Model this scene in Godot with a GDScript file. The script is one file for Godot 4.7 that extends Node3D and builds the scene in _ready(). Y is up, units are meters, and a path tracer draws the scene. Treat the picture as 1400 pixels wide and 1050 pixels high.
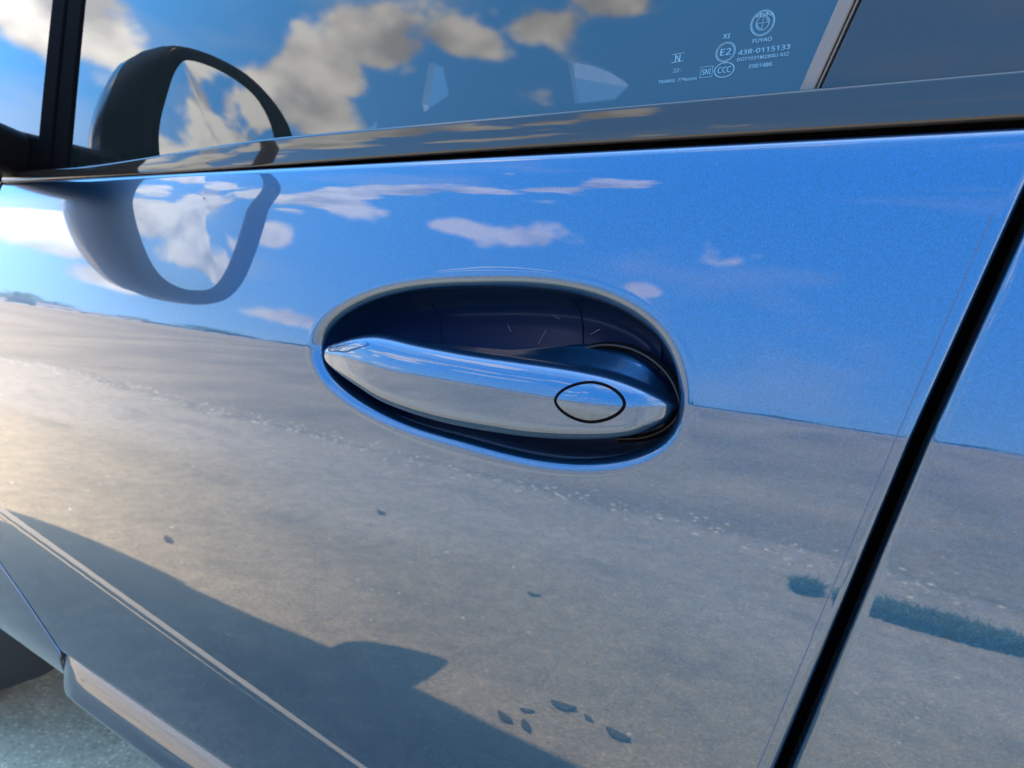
extends Node3D
# A blue car parked at the edge of a sunny yard, seen close from beside its front door handle.
# x runs towards the car's rear, y up, z away from the car's side.

const CREASE := 0.80
var rng := RandomNumberGenerator.new()
var mats := {}
var car: Node3D

# ------------------------------------------------------------------ mesh helpers
class Msh:
	var v := PackedVector3Array()
	var n := PackedVector3Array()
	var c := PackedColorArray()
	var ix := PackedInt32Array()

	func tri(a: int, b: int, d: int) -> void:
		var g := (v[b] - v[a]).cross(v[d] - v[a])
		if g.dot(n[a] + n[b] + n[d]) > 0.0:
			ix.append_array([a, d, b])
		else:
			ix.append_array([a, b, d])

	# rows of equal length; points and normals given
	func rows(p: Array, q: Array, close := false) -> void:
		var base := v.size()
		var w: int = p[0].size()
		for r in p.size():
			for k in w:
				v.append(p[r][k])
				n.append(q[r][k])
		for r in p.size() - 1:
			for k in (w if close else w - 1):
				var k2 := (k + 1) % w
				var a := base + r * w + k
				var b := base + r * w + k2
				var d := base + (r + 1) * w + k
				var e := base + (r + 1) * w + k2
				tri(a, b, d)
				tri(b, e, d)

	# rows whose normals come from the neighbours
	func loft(p: Array, close := false, flip := false) -> void:
		var q := []
		var w: int = p[0].size()
		for r in p.size():
			var row := PackedVector3Array()
			for k in w:
				var ka := (k + w - 1) % w if close else maxi(k - 1, 0)
				var kb := (k + 1) % w if close else mini(k + 1, w - 1)
				var ra := maxi(r - 1, 0)
				var rb := mini(r + 1, p.size() - 1)
				var du: Vector3 = p[r][kb] - p[r][ka]
				if du.length() < 1e-7:
					var rr := r + 1 if r == 0 else r - 1
					du = p[rr][kb] - p[rr][ka]
				var dv: Vector3 = p[rb][k] - p[ra][k]
				var m := du.cross(dv)
				m = m.normalized() if m.length() > 1e-14 else Vector3(0, 1, 0)
				row.append(-m if flip else m)
			q.append(row)
		rows(p, q, close)

	func fan(loop: PackedVector3Array, nn: Vector3) -> void:
		var base := v.size()
		var mid := Vector3.ZERO
		for p in loop:
			mid += p
		v.append(mid / loop.size())
		n.append(nn)
		for p in loop:
			v.append(p)
			n.append(nn)
		for k in loop.size():
			tri(base, base + 1 + k, base + 1 + (k + 1) % loop.size())

	func quad(a: Vector3, b: Vector3, cc: Vector3, d: Vector3) -> void:
		var m := (b - a).cross(cc - a).normalized()
		var base := v.size()
		for p in [a, b, cc, d]:
			v.append(p)
			n.append(m)
		tri(base, base + 1, base + 2)
		tri(base, base + 2, base + 3)

	func box(lo: Vector3, hi: Vector3) -> void:
		var p := func(i: int) -> Vector3: return Vector3(hi.x if i & 1 else lo.x, hi.y if i & 2 else lo.y, hi.z if i & 4 else lo.z)
		for f in [[0, 2, 3, 1], [4, 5, 7, 6], [0, 1, 5, 4], [2, 6, 7, 3], [0, 4, 6, 2], [1, 3, 7, 5]]:
			quad(p.call(f[0]), p.call(f[1]), p.call(f[2]), p.call(f[3]))

	func tube(path: PackedVector3Array, r: float, sides := 8, closed := false) -> void:
		var p := []
		var q := []
		var m := path.size()
		for i in (m + 1 if closed else m):
			var a := path[(i + m - 1) % m if closed else maxi(i - 1, 0)]
			var b := path[(i + 1) % m if closed else mini(i + 1, m - 1)]
			var t := (b - a).normalized()
			var s := t.cross(Vector3(0.13, 0.21, 0.97)).normalized()
			var u := s.cross(t)
			var row := PackedVector3Array()
			var nr := PackedVector3Array()
			for k in sides:
				var w := TAU * k / sides
				var d := s * cos(w) + u * sin(w)
				row.append(path[i % m] + d * r)
				nr.append(d)
			p.append(row)
			q.append(nr)
		rows(p, q, true)

	func done() -> ArrayMesh:
		var a := []
		a.resize(Mesh.ARRAY_MAX)
		a[Mesh.ARRAY_VERTEX] = v
		a[Mesh.ARRAY_NORMAL] = n
		if c.size() == v.size():
			a[Mesh.ARRAY_COLOR] = c
		a[Mesh.ARRAY_INDEX] = ix
		var m := ArrayMesh.new()
		m.add_surface_from_arrays(Mesh.PRIMITIVE_TRIANGLES, a)
		return m


func put(called: String, m: Mesh, mat: Material, parent: Node = self, label := "", category := "", group := "", kind := "") -> MeshInstance3D:
	var o := MeshInstance3D.new()
	o.name = called
	o.mesh = m
	o.material_override = mat
	parent.add_child(o, true)
	tag(o, label, category, group, kind)
	return o


func tag(o: Node, label := "", category := "", group := "", kind := "") -> void:
	if label: o.set_meta("label", label)
	if category: o.set_meta("category", category)
	if group: o.set_meta("group", group)
	if kind: o.set_meta("kind", kind)


func lin(r: float, g: float, b: float, a := 1.0) -> Color:
	var k := Color(r, g, b).linear_to_srgb()
	k.a = a
	return k


func mat(called: String, col: Color, rough: float, metal := 0.0, coat := 0.0, spec := 0.5) -> StandardMaterial3D:
	var m := StandardMaterial3D.new()
	m.resource_name = called
	m.albedo_color = col
	m.roughness = rough
	m.metallic = metal
	m.metallic_specular = spec
	if coat > 0.0:
		m.clearcoat_enabled = true
		m.clearcoat = coat
		m.clearcoat_roughness = 0.0
	mats[called] = m
	return m


# concrete: coarse and fine patches, sand grains and pale stones
func concrete_image(size: int) -> ImageTexture:
	var a := FastNoiseLite.new()
	a.seed = 4
	a.frequency = 0.012
	a.fractal_octaves = 5
	var cell := FastNoiseLite.new()
	cell.seed = 9
	cell.noise_type = FastNoiseLite.TYPE_CELLULAR
	cell.cellular_return_type = FastNoiseLite.RETURN_CELL_VALUE
	cell.frequency = 0.11
	cell.fractal_type = FastNoiseLite.FRACTAL_NONE
	var dist := cell.duplicate()
	dist.cellular_return_type = FastNoiseLite.RETURN_DISTANCE
	var pa := a.get_seamless_image(size, size, false, false, 0.1, true)
	var pc := cell.get_seamless_image(size, size, false, false, 0.02, true)
	var pd: Image = dist.get_seamless_image(size, size, false, false, 0.02, true)
	for im in [pa, pc, pd]: im.convert(Image.FORMAT_L8)
	var da := pa.get_data()
	var dc := pc.get_data()
	var dd := pd.get_data()
	var d := PackedByteArray()
	d.resize(size * size)
	for i in d.size():
		var stone := clampf(1.3 - dd[i] / 80.0, 0.0, 1.0)
		var k := 0.76 + 0.13 * (da[i] / 255.0 - 0.5) + stone * 0.34 * (dc[i] / 255.0 - 0.42) + 0.10 * (rng.randf() - 0.5)
		d[i] = int(clampf(k, 0.0, 1.0) * 255.0)
	return ImageTexture.create_from_image(Image.create_from_data(size, size, false, Image.FORMAT_L8, d))


# random flakes: every texel is a flake of its own brightness
func flake_image(size: int) -> ImageTexture:
	var d := PackedByteArray()
	d.resize(size * size * 3)
	for i in size * size:
		var k := 0.66 + 0.26 * rng.randf() + (0.3 * rng.randf() if rng.randf() < 0.10 else 0.0)
		d[i * 3] = int(255 * minf(k * (0.9 + 0.2 * rng.randf()), 1.0))
		d[i * 3 + 1] = int(255 * minf(k, 1.0))
		d[i * 3 + 2] = int(255 * minf(k, 1.0))
	return ImageTexture.create_from_image(Image.create_from_data(size, size, false, Image.FORMAT_RGB8, d))


# ------------------------------------------------------------------ the car's side
func roll(d: float, r: float) -> float:
	if d >= r: return 0.0
	var k := r - maxf(d, 0.0)
	return r - sqrt(maxf(r * r - k * k, 0.0))


func sculpt_y(x: float) -> float:
	return 0.561 - 0.09 * (x + 0.6976)


# height of the body side's skin over the plane z = 0
func skin(x: float, y: float) -> float:
	var h := y - CREASE
	var z := -0.0275 * h - 0.0355 * (sqrt(h * h + 0.0000014) - 0.0012)
	if h > 0.0:
		z -= 0.17 * h * h
		if h > 0.105: z -= 3.0 * (h - 0.105) * (h - 0.105)
	else:
		z -= 0.11 * h * h
		var dk := sculpt_y(x) - y
		if dk > 0.0:
			z += 0.0009 * smoothstep(0.0, 0.0055, dk) + 0.00022 * smoothstep(0.0085, 0.0115, dk)
			z += 0.024 * maxf(dk - 0.012, 0.0)
	if x < -0.85:
		z += 0.05 * smoothstep(0.0, 0.5, -0.85 - x)
	return z


func skin_n(x: float, y: float) -> Vector3:
	var e := 0.0003
	return Vector3(-(skin(x + e, y) - skin(x - e, y)) / (2 * e), -(skin(x, y + e) - skin(x, y - e)) / (2 * e), 1.0).normalized()


func rear_gap_x(y: float) -> float:
	return 0.1956 + (y - CREASE) * (0.24 if y > CREASE else 0.212)


func front_gap_x(y: float) -> float:
	var k := [[0.40, -0.552], [0.4345, -0.553], [0.4527, -0.5955], [0.4717, -0.642], [0.4935, -0.700], [0.515, -0.742], [0.545, -0.762], [0.60, -0.77], [1.0, -0.77]]
	for i in k.size() - 1:
		if y <= k[i + 1][0]:
			return lerpf(k[i][1], k[i + 1][1], (y - k[i][0]) / (k[i + 1][0] - k[i][0]))
	return -0.77


const DOOR_LOW := 0.4345
const DOOR_TOP := 0.9395


# a panel of the side between two edges, its edges rolled; k tells which edges: [left, right, low, top] radii
func panel_z(x: float, y: float, xl: float, xr: float, k: Array) -> float:
	return skin(x, y) - roll(x - xl, k[0]) - roll(xr - x, k[1]) - roll(y - DOOR_LOW, k[2]) - roll(DOOR_TOP - y, k[3])


func panel_point(x: float, y: float, xl: float, xr: float, k: Array) -> Array:
	var e := 0.00012
	var z := panel_z(x, y, xl, xr, k)
	var dx := (panel_z(x + e, y, xl, xr, k) - panel_z(x - e, y, xl, xr, k)) / (2 * e)
	var dy := (panel_z(x, y + e, xl, xr, k) - panel_z(x, y - e, xl, xr, k)) / (2 * e)
	return [Vector3(x, y, z), Vector3(-dx, -dy, 1.0).normalized()]


func side_rows() -> Array:
	var ys := []
	for d in [0.0, 0.0003, 0.001, 0.002, 0.0035, 0.006]:
		ys.append(DOOR_LOW + d)
		ys.append(DOOR_TOP - d)
	for d in [0.0, 0.0006, 0.0012, 0.002, 0.003, 0.0045, 0.007]:
		ys.append(CREASE + d)
		if d > 0: ys.append(CREASE - d)
	var y := DOOR_LOW + 0.010
	while y < DOOR_TOP - 0.008:
		if absf(y - CREASE) > 0.009: ys.append(y)
		y += 0.0013 if y > 0.488 and y < 0.578 else (0.0035 if y < 0.60 else 0.006)
	ys.append(HOLE_LO.y)
	ys.append(HOLE_HI.y)
	ys.sort()
	var out := [ys[0]]
	for k in ys:
		if k - out[-1] > 0.00012: out.append(k)
	return out


const HOLE_LO := Vector2(-0.228, 0.7283)
const HOLE_HI := Vector2(0.122, 0.8843)
const CUP_MID := Vector2(-0.048, 0.80)
const CUP_FIT := [0.9859, 0.0204, 0.0987, 0.0263, -0.0006, -0.0376, -0.0159, -0.0036, -0.0107, -0.0036, -0.0068]


# the eye-shaped edge of the grip recess, seen from its middle
func cup_r(a: float) -> float:
	var t := atan2(sin(a) * 0.141, cos(a) * 0.057)
	var q: float = CUP_FIT[0]
	for k in 5:
		q += CUP_FIT[1 + 2 * k] * cos((k + 1) * t) + CUP_FIT[2 + 2 * k] * sin((k + 1) * t)
	return q / sqrt(pow(cos(a) / 0.141, 2) + pow(sin(a) / 0.057, 2))


func cup_point(a: float) -> Vector2:
	return CUP_MID + Vector2(cos(a), sin(a)) * (cup_r(a) - 0.0075 + 0.0035 * pow(maxf(0.0, cos(a)), 6.0))


func cup_out(a: float) -> Vector2:
	var t := (cup_point(a + 0.004) - cup_point(a - 0.004)).normalized()
	return Vector2(t.y, -t.x)


const LIP := 0.0085


func build_front_door() -> void:
	var door := Node3D.new()
	door.name = "front_door"
	car.add_child(door, true)
	var m := Msh.new()
	var ys := side_rows()
	var k := [0.004, 0.0035, 0.004, 0.0055]
	# columns: left of the hole, across it, right of it
	var mid := []
	var nx := 48
	for i in nx + 1: mid.append(lerpf(HOLE_LO.x, HOLE_HI.x, i / float(nx)))
	var left := [0.0, 0.0003, 0.001, 0.002, 0.004, 0.007]
	var zone := func(cols: Callable, count: int, y_from: float, y_to: float) -> void:
		var p := []
		var q := []
		for y in ys:
			if y < y_from - 1e-5 or y > y_to + 1e-5: continue
			var a := PackedVector3Array()
			var b := PackedVector3Array()
			for i in count:
				var r := panel_point(cols.call(i, y), y, front_gap_x(y), rear_gap_x(y), k)
				a.append(r[0])
				b.append(r[1])
			p.append(a)
			q.append(b)
		m.rows(p, q)
	zone.call(func(i: int, y: float) -> float:
		var f := front_gap_x(y)
		return f + left[i] if i < left.size() else lerpf(f + 0.011, HOLE_LO.x, (i - left.size()) / 52.0), left.size() + 53, DOOR_LOW, DOOR_TOP)
	zone.call(func(i: int, _y: float) -> float: return mid[i], nx + 1, DOOR_LOW, HOLE_LO.y)
	zone.call(func(i: int, _y: float) -> float: return mid[i], nx + 1, HOLE_HI.y, DOOR_TOP)
	zone.call(func(i: int, y: float) -> float:
		var f := rear_gap_x(y)
		return lerpf(HOLE_HI.x, f - 0.009, i / 14.0) if i <= 14 else f - left[20 - i], 21, DOOR_LOW, DOOR_TOP)
	# round the recess: spokes from the nodes of the hole's frame to the lip
	var ring := []
	for y in ys:
		if y >= HOLE_LO.y - 1e-5 and y <= HOLE_HI.y + 1e-5: ring.append(Vector2(HOLE_HI.x, y))
	for i in range(nx - 1, 0, -1): ring.append(Vector2(mid[i], HOLE_HI.y))
	var down := []
	for y in ys:
		if y >= HOLE_LO.y - 1e-5 and y <= HOLE_HI.y + 1e-5: down.append(Vector2(HOLE_LO.x, y))
	down.reverse()
	ring.append_array(down)
	for i in range(1, nx): ring.append(Vector2(mid[i], HOLE_LO.y))
	var angles := []
	for r in ring: angles.append((r - CUP_MID).angle())
	var p := []
	var q := []
	for s in 31:
		var f := 1.0 - pow(1.0 - s / 30.0, 2.4)
		var a := PackedVector3Array()
		var b := PackedVector3Array()
		for i in ring.size():
			var lip := cup_point(angles[i]) + cup_out(angles[i]) * LIP
			var at: Vector2 = (ring[i] as Vector2).lerp(lip, f)
			var d := at.distance_to(lip)
			var g := exp(-pow((d - 0.0022) / 0.0017, 2)) * 0.00014
			var slope := -g * 2.0 * (d - 0.0022) / 0.00000289
			var o := cup_out(angles[i])
			a.append(Vector3(at.x, at.y, skin(at.x, at.y) + g))
			b.append((skin_n(at.x, at.y) - Vector3(o.x, o.y, 0) * slope).normalized())
		p.append(a)
		q.append(b)
	for s in range(1, 13):
		var w := s / 12.0 * PI * 0.5
		var a := PackedVector3Array()
		var b := PackedVector3Array()
		for i in ring.size():
			var o := cup_out(angles[i])
			var at := cup_point(angles[i]) + o * LIP * (1.0 - sin(w))
			var lip := cup_point(angles[i]) + o * LIP
			var n0 := skin_n(lip.x, lip.y)
			a.append(Vector3(at.x, at.y, skin(at.x, at.y) - LIP * (1.0 - cos(w))))
			b.append((n0 * cos(w) - Vector3(o.x, o.y, 0) * sin(w)).normalized())
		p.append(a)
		q.append(b)
	m.rows(p, q, true)
	# returns of the panel at its edges
	var edge := Msh.new()
	for side in 2:
		var pa := []
		for y in ys:
			var x := front_gap_x(y) if side == 0 else rear_gap_x(y)
			var z := panel_z(x, y, front_gap_x(y), rear_gap_x(y), k)
			pa.append(PackedVector3Array([Vector3(x, y, z), Vector3(x - (0.003 if side else -0.003), y, z - 0.004), Vector3(x - (0.004 if side else -0.004), y, z - 0.03)]))
		m.loft(pa, false, side == 1)
	var pt := []
	for i in 60:
		var x := lerpf(front_gap_x(DOOR_TOP), rear_gap_x(DOOR_TOP), i / 59.0)
		var z := panel_z(x, DOOR_TOP, -9, 9, k)
		pt.append(PackedVector3Array([Vector3(x, DOOR_TOP, z), Vector3(x, DOOR_TOP - 0.002, z - 0.006), Vector3(x, DOOR_TOP - 0.012, z - 0.012)]))
	m.loft(pt)
	put("door_skin", m.done(), mats.paint, door)

	# the bowl behind the grip
	var bowl := Msh.new()
	var n := 160
	var pb := []
	var prof := [[1.0, -LIP], [0.99, -0.014], [0.975, -0.022], [0.95, -0.029], [0.91, -0.035], [0.85, -0.040], [0.75, -0.0445], [0.6, -0.048], [0.4, -0.050], [0.2, -0.051], [0.02, -0.051]]
	for s in prof:
		var a := PackedVector3Array()
		for i in n:
			var w := TAU * i / n
			var e := cup_point(w)
			var at: Vector2 = CUP_MID.lerp(e, s[0])
			a.append(Vector3(at.x, at.y, (skin(e.x, e.y) if s[0] > 0.9 else -0.002) + s[1]))
		pb.append(a)
	bowl.loft(pb, true)
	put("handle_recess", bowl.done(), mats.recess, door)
	# seams of the bowl's pressing
	for x in [-0.112, 0.004, 0.060]:
		var sp := PackedVector3Array()
		for i in 14:
			var y := lerpf(0.815, 0.853 if x > -0.1 else 0.842, i / 13.0)
			sp.append(Vector3(x + (0.010 * i / 13.0 if x > 0.05 else 0.0), y, bowl_z(x, y) + 0.0004))
		var sm := Msh.new()
		sm.tube(sp, 0.0009 if x > 0.05 else 0.0005, 6)
		put("recess_seam", sm.done(), mats.recess, door)
	# specks of dust on the paint
	var speck := SphereMesh.new()
	speck.radius = 0.5
	speck.height = 1.0
	speck.radial_segments = 8
	speck.rings = 4
	for i in 13:
		var x := rng.randf_range(-0.20, 0.17)
		var y := rng.randf_range(0.66, 0.93)
		var in_cup := (Vector2(x, y) - CUP_MID).length() < cup_r((Vector2(x, y) - CUP_MID).angle()) + 0.004
		var size := rng.randf_range(0.0003, 0.0006)
		var o := put("dust_speck", speck, mats.dust, door)
		o.position = Vector3(x, y, bowl_z(x, y) if in_cup else skin(x, y))
		o.scale = Vector3(size * rng.randf_range(0.7, 1.5), size, size * 0.5)
	# scratches left by fingernails in the bowl
	for line in [[-0.030, 0.822, 0.006, 0.010], [-0.052, 0.828, -0.003, 0.005], [0.010, 0.832, 0.007, 0.004], [-0.018, 0.842, 0.005, -0.002]]:
		var sl := PackedVector3Array()
		for i in 6:
			var x: float = line[0] + line[2] * i / 5.0
			var y: float = line[1] + line[3] * i / 5.0
			sl.append(Vector3(x, y, bowl_z(x, y) + 0.0001))
		var sc := Msh.new()
		sc.tube(sl, 0.00013, 5)
		put("scratch", sc.done(), mats.dust, door)
	# edge of the clear protective film
	var fm := Msh.new()
	var film := []
	for i in 90:
		var y := lerpf(0.90, 0.50, i / 89.0)
		var x := 0.1956 + (y - 0.826) * (0.2245 if y > 0.70 else 0.2215) - 0.0
		var a := PackedVector3Array()
		for s in [[0.0, 0.00002], [0.00012, 0.00018], [0.00040, 0.00018], [0.0005, 0.00002]]:
			a.append(Vector3(x + s[0], y, skin(x, y) + s[1]))
		film.append(a)
	fm.loft(film)
	put("film_edge", fm.done(), mats.film, door)


func bowl_z(x: float, y: float) -> float:
	var d := Vector2(x, y) - CUP_MID
	var s := d.length() / (cup_r(d.angle()) - 0.0070)
	var k := [[0.0, -0.051], [0.4, -0.050], [0.6, -0.048], [0.75, -0.0445], [0.85, -0.040], [0.91, -0.035], [0.95, -0.029], [0.975, -0.022], [1.0, -0.010]]
	for i in k.size() - 1:
		if s <= k[i + 1][0]: return -0.002 + lerpf(k[i][1], k[i + 1][1], (s - k[i][0]) / (k[i + 1][0] - k[i][0]))
	return -0.01


func x_in(y: float) -> float:
	return rear_gap_x(y) + 0.004


func build_side() -> void:
	var ys := side_rows()
	# rear door: from the shut line back
	var m := Msh.new()
	var gap := 0.0058
	var k := [0.0045, 0.0, 0.004, 0.0055]
	var p := []
	var q := []
	for y in ys:
		var f := rear_gap_x(y) + gap
		var a := PackedVector3Array()
		var b := PackedVector3Array()
		for i in 34:
			var d: float = [0.0, 0.0003, 0.001, 0.002, 0.0035, 0.006, 0.010][i] if i < 7 else lerpf(0.012, 1.05 - f, (i - 7) / 26.0)
			var r := panel_point(f + d, y, f, 9.0, k)
			a.append(r[0])
			b.append(r[1])
		p.append(a)
		q.append(b)
	m.rows(p, q)
	var pe := []
	for y in ys:
		var x := rear_gap_x(y) + gap
		var z := panel_z(x, y, x, 9.0, k)
		pe.append(PackedVector3Array([Vector3(x, y, z), Vector3(x + 0.002, y, z - 0.004), Vector3(x + 0.003, y, z - 0.03)]))
	m.loft(pe)
	put("rear_door", m.done(), mats.paint, car)
	# rear wing, crude but closed
	var w := Msh.new()
	p = []
	for i in 14:
		var x := lerpf(1.056, 2.3, i / 13.0)
		var a := PackedVector3Array()
		for y in ys: a.append(Vector3(x, y, skin(x, y) - 0.10 * smoothstep(1.8, 2.3, x)))
		p.append(a)
	w.loft(p, false, true)
	put("rear_wing", w.done(), mats.paint, car)
	# front wing with its wheel arch
	var f := Msh.new()
	p = []
	q = []
	for i in 60:
		var u := i / 59.0
		var a := PackedVector3Array()
		for j in 60:
			var v := pow(j / 59.0, 1.8)
			var y := lerpf(0.405, DOOR_TOP, v)
			var edge := front_gap_x(y) - 0.005
			var x := lerpf(edge, -2.35, u * u)
			y += 0.14 * v * smoothstep(-0.78, -1.1, x)
			var dx := x + 1.42
			if absf(dx) < 0.43: y = maxf(y, 0.40 + sqrt(0.43 * 0.43 - dx * dx))
			a.append(Vector3(x, y, skin(x, minf(y, 0.93)) - maxf(0, y - 0.93) * 0.3 - 0.25 * pow(maxf(0.0, -1.7 - x), 2) - roll(edge - x, 0.0012) - 0.006 * pow(maxf(0.0, 1.0 - (y - 0.405) / 0.03), 2)))
		p.append(a)
	f.loft(p)
	put("front_wing", f.done(), mats.paint, car)
	# sill under the doors
	var s := Msh.new()
	p = []
	for i in 90:
		var x := lerpf(-0.5565, 1.2, i / 89.0)
		var bulge := smoothstep(-0.5565, -0.53, x)
		var z0 := skin(x, DOOR_LOW) - 0.0040
		var a := PackedVector3Array()
		var yt := 0.4400
		a.append(Vector3(x, yt, z0 - 0.02))
		a.append(Vector3(x, yt - 0.0003, z0 - 0.004))
		for j in 14:
			var t := j / 13.0
			var y := lerpf(yt - 0.001, 0.397, t)
			a.append(Vector3(x, y, z0 - 0.0012 * pow(1 - t, 8) + lerpf(-0.002, 0.0125, bulge) * t * (1.0 - 0.46 * t)))
		var zl := z0 + lerpf(-0.002, 0.0125, bulge) * 0.54
		for j in range(1, 11):
			var t := j / 10.0 * PI * 0.5
			a.append(Vector3(x, 0.397 - 0.011 * sin(t), zl - 0.030 * (1.0 - cos(t))))
		a.append(Vector3(x, 0.395, -0.07))
		a.append(Vector3(x, 0.43, -0.15))
		p.append(a)
	s.loft(p, false, false)
	put("sill", s.done(), mats.paint, car)
	# black boxes stand in for the shade in the shut line and below the belt
	var d := Msh.new()
	d.box(Vector3(0.125, 0.40, -0.06), Vector3(0.34, 0.93, -0.045))
	d.box(Vector3(-0.78, 0.90, -0.052), Vector3(1.0, 0.9475, -0.030))
	d.box(Vector3(-0.79, 0.50, -0.09), Vector3(-0.66, 0.92, -0.07))
	put("gap_shade_backing", d.done(), mats.void, car)
	var bead := PackedVector3Array()
	for i in 40:
		var y := lerpf(0.46, 0.925, i / 39.0)
		bead.append(Vector3(rear_gap_x(y) + 0.0075, y, skin(x_in(y), y) - 0.020))
	var bm := Msh.new()
	bm.tube(bead, 0.0032, 8)
	put("gap_seal", bm.done(), mats.rubber, car)
	# front wheel
	var wheel := Node3D.new()
	wheel.name = "front_wheel"
	wheel.position = Vector3(-1.42, 0.395, -0.09)
	car.add_child(wheel, true)
	var t := Msh.new()
	p = []
	for i in 65:
		var a := PackedVector3Array()
		for o in [[0.27, -0.22], [0.37, -0.235], [0.392, -0.21], [0.395, -0.12], [0.393, -0.04], [0.375, -0.008], [0.33, 0.0], [0.285, -0.012], [0.27, -0.03]]:
			a.append(Vector3(cos(TAU * i / 64) * o[0], sin(TAU * i / 64) * o[0], o[1]))
		p.append(a)
	t.loft(p)
	put("tyre", t.done(), mats.tyre, wheel)
	var rim := Msh.new()
	p = []
	for i in 65:
		var a := PackedVector3Array()
		for o in [[0.272, -0.03], [0.268, -0.014], [0.255, -0.02], [0.245, -0.10]]:
			a.append(Vector3(cos(TAU * i / 64) * o[0], sin(TAU * i / 64) * o[0], o[1]))
		p.append(a)
	rim.loft(p)
	for i in 5:
		var dir := Vector3(cos(TAU * i / 5 + 0.3), sin(TAU * i / 5 + 0.3), 0)
		var off := Vector3(-dir.y, dir.x, 0)
		rim.quad(dir * 0.03 + off * 0.03 + Vector3(0, 0, -0.02), dir * 0.03 - off * 0.03 + Vector3(0, 0, -0.02), dir * 0.26 - off * 0.022 + Vector3(0, 0, -0.03), dir * 0.26 + off * 0.022 + Vector3(0, 0, -0.03))
	put("rim", rim.done(), mats.alloy, wheel)


# ------------------------------------------------------------------ the grip
const GRIP_TOP := [[-0.1830, 0.7988], [-0.1800, 0.8036], [-0.1680, 0.8090], [-0.1478, 0.8147], [-0.1273, 0.8172], [-0.0879, 0.8150], [-0.0465, 0.8134], [-0.012, 0.8132], [0.017, 0.8131], [0.036, 0.8125], [0.0515, 0.8112], [0.067, 0.8082], [0.0785, 0.8040], [0.0870, 0.7985]]
const GRIP_BACK := [[-0.0879, 0.8150], [-0.060, 0.8154], [-0.026, 0.8170], [0.000, 0.8218], [0.024, 0.8257], [0.048, 0.8248], [0.064, 0.8185], [0.0765, 0.8090], [0.0840, 0.8020], [0.0870, 0.7985]]
const GRIP_LOW := [[-0.1830, 0.7988], [-0.1802, 0.7940], [-0.1670, 0.7868], [-0.1358, 0.7780], [-0.1075, 0.7710], [-0.0572, 0.7667], [-0.0027, 0.7680], [0.0354, 0.7722], [0.0684, 0.7800], [0.0820, 0.7890], [0.0870, 0.7985]]
const GRIP_OUT := [[-0.1830, -0.0050], [-0.1790, -0.0005], [-0.164, 0.0035], [-0.145, 0.0075], [-0.12, 0.0110], [-0.08, 0.0135], [-0.03, 0.0148], [0.02, 0.0146], [0.05, 0.0134], [0.064, 0.0124], [0.0715, 0.0110], [0.0765, 0.0072], [0.082, 0.0015], [0.085, -0.0035], [0.0870, -0.010]]


# smooth curve through a table of points
func along(k: Array, x: float) -> float:
	var i := 0
	while i < k.size() - 2 and x > k[i + 1][0]: i += 1
	var s := func(j: int) -> float:
		var a := maxi(j - 1, 0)
		var b := mini(j + 1, k.size() - 1)
		return (k[b][1] - k[a][1]) / (k[b][0] - k[a][0])
	var h: float = k[i + 1][0] - k[i][0]
	var t := clampf((x - k[i][0]) / h, 0.0, 1.0)
	var t2 := t * t
	var t3 := t2 * t
	return (2 * t3 - 3 * t2 + 1) * k[i][1] + (t3 - 2 * t2 + t) * h * s.call(i) + (3 * t2 - 2 * t3) * k[i + 1][1] + (t3 - t2) * h * s.call(i + 1)


func grip_z(x: float, y: float) -> float:
	var top := along(GRIP_TOP, x)
	var low := along(GRIP_LOW, x)
	var yc := grip_mid(x, top, low)
	var up := y > yc
	var h := maxf(top - yc if up else yc - low, 1e-5)
	var t := clampf(absf(y - yc) / h, 0.0, 1.0)
	return along(GRIP_OUT, x) - grip_face(t, up, h, x)


func grip_mid(x: float, top: float, low: float) -> float:
	var m := 0.7935 + 0.004 * smoothstep(-0.09, -0.16, x) + 0.004 * smoothstep(0.055, 0.085, x)
	return clampf(m, low + 0.3 * (top - low), top - 0.3 * (top - low))


# how far the face falls back at t (0 on the ridge, 1 at the edge)
func grip_face(t: float, up: bool, h: float, x: float) -> float:
	var e := 1.0 - sqrt(maxf(1.0 - pow(t, 4.2 if up else 9.0), 0.0))
	return (0.06 * t + 0.15 * t * t) * h + e * 0.0125 if up else 0.05 * t * h + e * 0.006


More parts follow.
